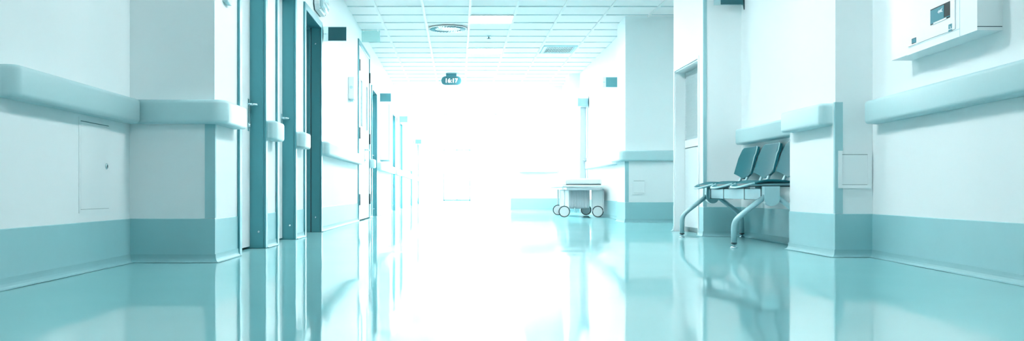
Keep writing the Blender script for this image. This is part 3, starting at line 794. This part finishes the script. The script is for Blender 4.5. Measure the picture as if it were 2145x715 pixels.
def smoothstep(q): q = max(0, min(1, q)); return q*q*(3-2*q)
def make_seat(yc, proto=None):
    hw_ = 0.232
    def sf(u, v):       # u: front (0) to back (1); v: near to far
        x = 1.935 + u*0.415
        y = yc - hw_ + 2*hw_*v
        # plan: rounded front, narrower at the rear
        e = 2*v-1

        y = yc + e*hw_*(1-0.10*smoothstep((u-0.5)/0.5))
        z = 0.478 - 0.012*math.sin(PI*u)*(1-e*e) + 0.012*e*e*math.sin(PI*min(1, u*1.2))
        x += 0.075*abs(e)**3*(1-u)**3
        z -= 0.042*(1-smoothstep(u/0.34))*(1-0.75*abs(e)**2.5)              # drooping rounded tongue
        return (x, y, z)
    s = grid_shell(sf, 26, 14, 0.011, None).build('seat', M['seat'], t)
    # rolled front edge, its lit look painted in as a pale tube
    f = MB(); pts = [Vector(sf(0.0, k/16)) + Vector((0.0, 0, -0.004)) for k in range(17)]; f.tube(pts, 0.0075, 10); f.build('lit_edge', M['legs'], s)
    # underside support pan + clips
    f = MB(); f.box(HX-0.13, HX+0.17, yc-0.13, yc+0.13, 0.438, 0.462, bev=0.006); pan = f.build('support_pan', M['dark'], t)
    f = MB(); f.box(HX-0.055, HX+0.055, yc-0.06, yc+0.06, 0.4255, 0.438); f.build('clamp', M['legs'], pan)
    f = MB()
    for q in (-0.19, 0.19):
        f = MB(); f.tube([(1.99, yc+q, 0.452), (2.33, yc+q, 0.456)], 0.009, 10); f.build('side_bar', M['legs'], t)
    # backrest: shield with a pointed lower edge, leaning back
    def bf(u, v):       # u: bottom to top, v: near to far
        e = 2*v-1
        zb_ = 0.512 + 0.048*abs(e)
        q_ = max(0, (abs(e)-0.76)/0.24)
        ztop = 0.782 - 0.062*(1-math.sqrt(max(0, 1-q_*q_)))
        z = zb_ + (ztop-zb_)*u
        hwb = 0.222*(1 - 0.05*u)
        y = yc + e*hwb
        x = 2.300 + (z-0.555)*0.26 + 0.022*(1-e*e)*1.0 + 0.03*max(0, u-0.85)*1.2
        return (x, y, z)
    mbk = MB(); bm = mbk.bm; nu, nv = 16, 28
    T = [[bm.verts.new(Vector(bf(i/nu, j/nv))) for j in range(nv+1)] for i in range(nu+1)]
    B = [[bm.verts.new(Vector(bf(i/nu, j/nv))+Vector((0.026, 0, -0.004))) for j in range(nv+1)] for i in range(nu+1)]
    for i in range(nu):
        for j in range(nv):
            bm.faces.new((T[i][j], T[i+1][j], T[i+1][j+1], T[i][j+1])); bm.faces.new((B[i][j], B[i][j+1], B[i+1][j+1], B[i+1][j]))
    for i in range(nu):
        for j in (0, nv): bm.faces.new((T[i][j], B[i][j], B[i+1][j], T[i+1][j]))
    for j in range(nv):
        for i in (0, nu): bm.faces.new((T[i][j], T[i][j+1], B[i][j+1], B[i][j]))
    bk = mbk.build('backrest', M['seat'], t)
    rim = [bf(0, k/8) for k in range(9)] + [bf(k/8, 1) for k in range(1, 9)] + [bf(1, 1-k/28) for k in range(1, 29)] + [bf(1-k/8, 0) for k in range(1, 9)]
    f = MB(); f.tube([(a+0.006, b_, c) for a, b_, c in rim], 0.0048, 8); f.build('rim', M['legs'], bk)
    for q in (-0.085, 0.085):
        f = MB(); f.tube([(2.23, yc+q, 0.455), (2.285, yc+q, 0.462)] + [(2.305, yc+q, 0.48), (2.338, yc+q, 0.55), (2.352, yc+q, 0.60)], 0.0115, 12); f.build('back_support', M['legs'], t)
for yc_ in (8.05, 7.50, 6.95): make_seat(yc_)
t.location = (2.12*1.07, 7.5*1.07, 0); t.scale = (1.07, 1.07, 1.02)

# ------------------------------------------------------------------ trolley bed
t = thing('hospital_bed', (2.0, 16.8, 0), 'low grey hospital trolley bed with white mattress parked by the far right pillar', 'bed')
bx0, bx1, by0, by1 = 1.66, 2.345, 15.8, 17.75
f = MB(); f.box(bx0, bx1, by0, by1, 0.485, 0.52, bev=0.012, seg=3); f.build('deck', M['slat'], t)
f = MB(); f.box(bx0-0.0, bx0+0.03, by0+0.1, by1-0.1, 0.452, 0.472, bev=0.006); f.box(bx1-0.03, bx1, by0+0.1, by1-0.1, 0.452, 0.472, bev=0.006); f.build('side_rail', M['steel'], t)
f = MB(); f.box(bx0+0.05, bx1-0.05, by0+0.03, by1-0.05, 0.523, 0.628, bev=0.035, seg=4); mt = f.build('mattress', M['mattress'], t)
f = MB(); f.box(bx0+0.06, bx1-0.06, by0+0.022, by1-0.06, 0.5215, 0.532, bev=0.004); f.build('piping', M['dark'], mt)
f = MB(); f.box(bx0+0.12, bx1-0.225, by0+0.16, by1-0.3, 0.14, 0.45, bev=0.02); f.build('chassis_cover', M['bed'], t)
f = MB()
for k in range(7):
    x = bx0+0.14+k*0.045; f.box(x, x+0.014, by0+0.145, by0+0.162, 0.16, 0.44, bev=0.004, seg=1)
f.build('cover_ribs', M['bed'], t)
f = MB(); f.box(bx0+0.07, bx1-0.06, by0+0.02, by0+0.05, 0.44, 0.475); f.build('end_bar', M['bed'], t)
f = MB(); f.tube([(bx0+0.21, by0+0.1, 0.17), (bx0+0.21, by0+0.1, 0.09), (bx0+0.225, by0+0.1, 0.075), (bx0+0.24, by0+0.1, 0.085), (bx0+0.24, by0+0.1, 0.1)], 0.006, 8); f.build('hook', M['steel'], t)
def caster(x, y, wide=False):
    r = 0.093
    f = MB()
    if wide:    # fork with tall fairing
        for s in (-1, 1): f.box(x+s*0.092-0.006, x+s*0.092+0.006, y-0.02, y+0.02, r, 0.455, bev=0.003, seg=1)
        f.box(x-0.098, x+0.098, y-0.03, y+0.02, 0.44, 0.465); f.box(x-0.082, x+0.082, y-0.004, y+0.004, r, 0.44)
    else:
        f.tube([(x, y, 0.455), (x, y, 0.25), (x, y+0.026, 0.2), (x, y+0.026, r)], 0.013, 10)
    lg = f.build('caster_leg', M['slat'], t)
    f = MB(); n = 36
    f.bm.free(); f = MB()
    ro, ri = r, r-0.015
    rings = []
    for k in range(n):
        a = 2*PI*k/n; c, s = math.cos(a), math.sin(a)
        rings.append([f.bm.verts.new((x+q*c, y+w, r+q*s)) for q, w in ((ro, -0.012), (ro, 0.012), (ri, 0.012), (ri, -0.012))])
    for k in range(n):
        a, b_ = rings[k], rings[(k+1)%n]
        for i in range(4): f.bm.faces.new((a[i], a[(i+1)%4], b_[(i+1)%4], b_[i]))
    wh = f.build('wheel', M['tyre'], t)
    f = MB(); f.lathe([(ri-0.0005, -0.008), (ri-0.0005, 0.008)], (x, y, r), 'Y', 32); f.lathe([(0.02, -0.014), (0.02, 0.014)], (x, y, r), 'Y', 16); f.build('wheel_disc', M['white'], wh)
caster(1.715, 16.02); caster(2.255, 16.02, True); caster(1.757, 17.45); caster(2.25, 17.45)

# ------------------------------------------------------------------ lights: daylight beyond the far glazed door
wd = bpy.data.worlds.new('World'); scene.world = wd; wd.use_nodes = True
bg = wd.node_tree.nodes['Background']; bg.inputs[0].default_value = (0.86, 0.96, 1.0, 1); bg.inputs[1].default_value = 25.0
al = bpy.data.lights.new('daylight_portal', 'AREA'); al.shape = 'RECTANGLE'; al.size = 1.24; al.size_y = 2.35
al.cycles.is_portal = True
ao = bpy.data.objects.new('daylight_portal', al); COL.objects.link(ao); ao.location = (-0.06, 45.19, 1.18); ao.rotation_euler = (-PI/2, 0, 0)

# ------------------------------------------------------------------ camera
cd = bpy.data.cameras.new('camera'); cd.sensor_width = 36; cd.lens = 2075/2145*36; cd.shift_x = 112.5/2145; cd.shift_y = 45.5/2145
cd.clip_end = 200
co = bpy.data.objects.new('camera', cd); COL.objects.link(co); co.location = (0, 0, 0.406); co.rotation_euler = (PI/2, 0, 0)
scene.camera = co
scene.view_settings.view_transform = 'Standard'; scene.view_settings.look = 'None'; scene.view_settings.gamma = 1
scene.view_settings.use_curve_mapping = False
scene.view_settings.exposure = 2.4
cy_ = scene.cycles
cy_.use_denoising = True; cy_.denoising_input_passes = 'RGB_ALBEDO_NORMAL'; cy_.max_bounces = 10; cy_.diffuse_bounces = 6; cy_.glossy_bounces = 5; cy_.transparent_max_bounces = 12
cy_.sample_clamp_indirect = 8.0
cy_.caustics_reflective = False; cy_.caustics_refractive = False
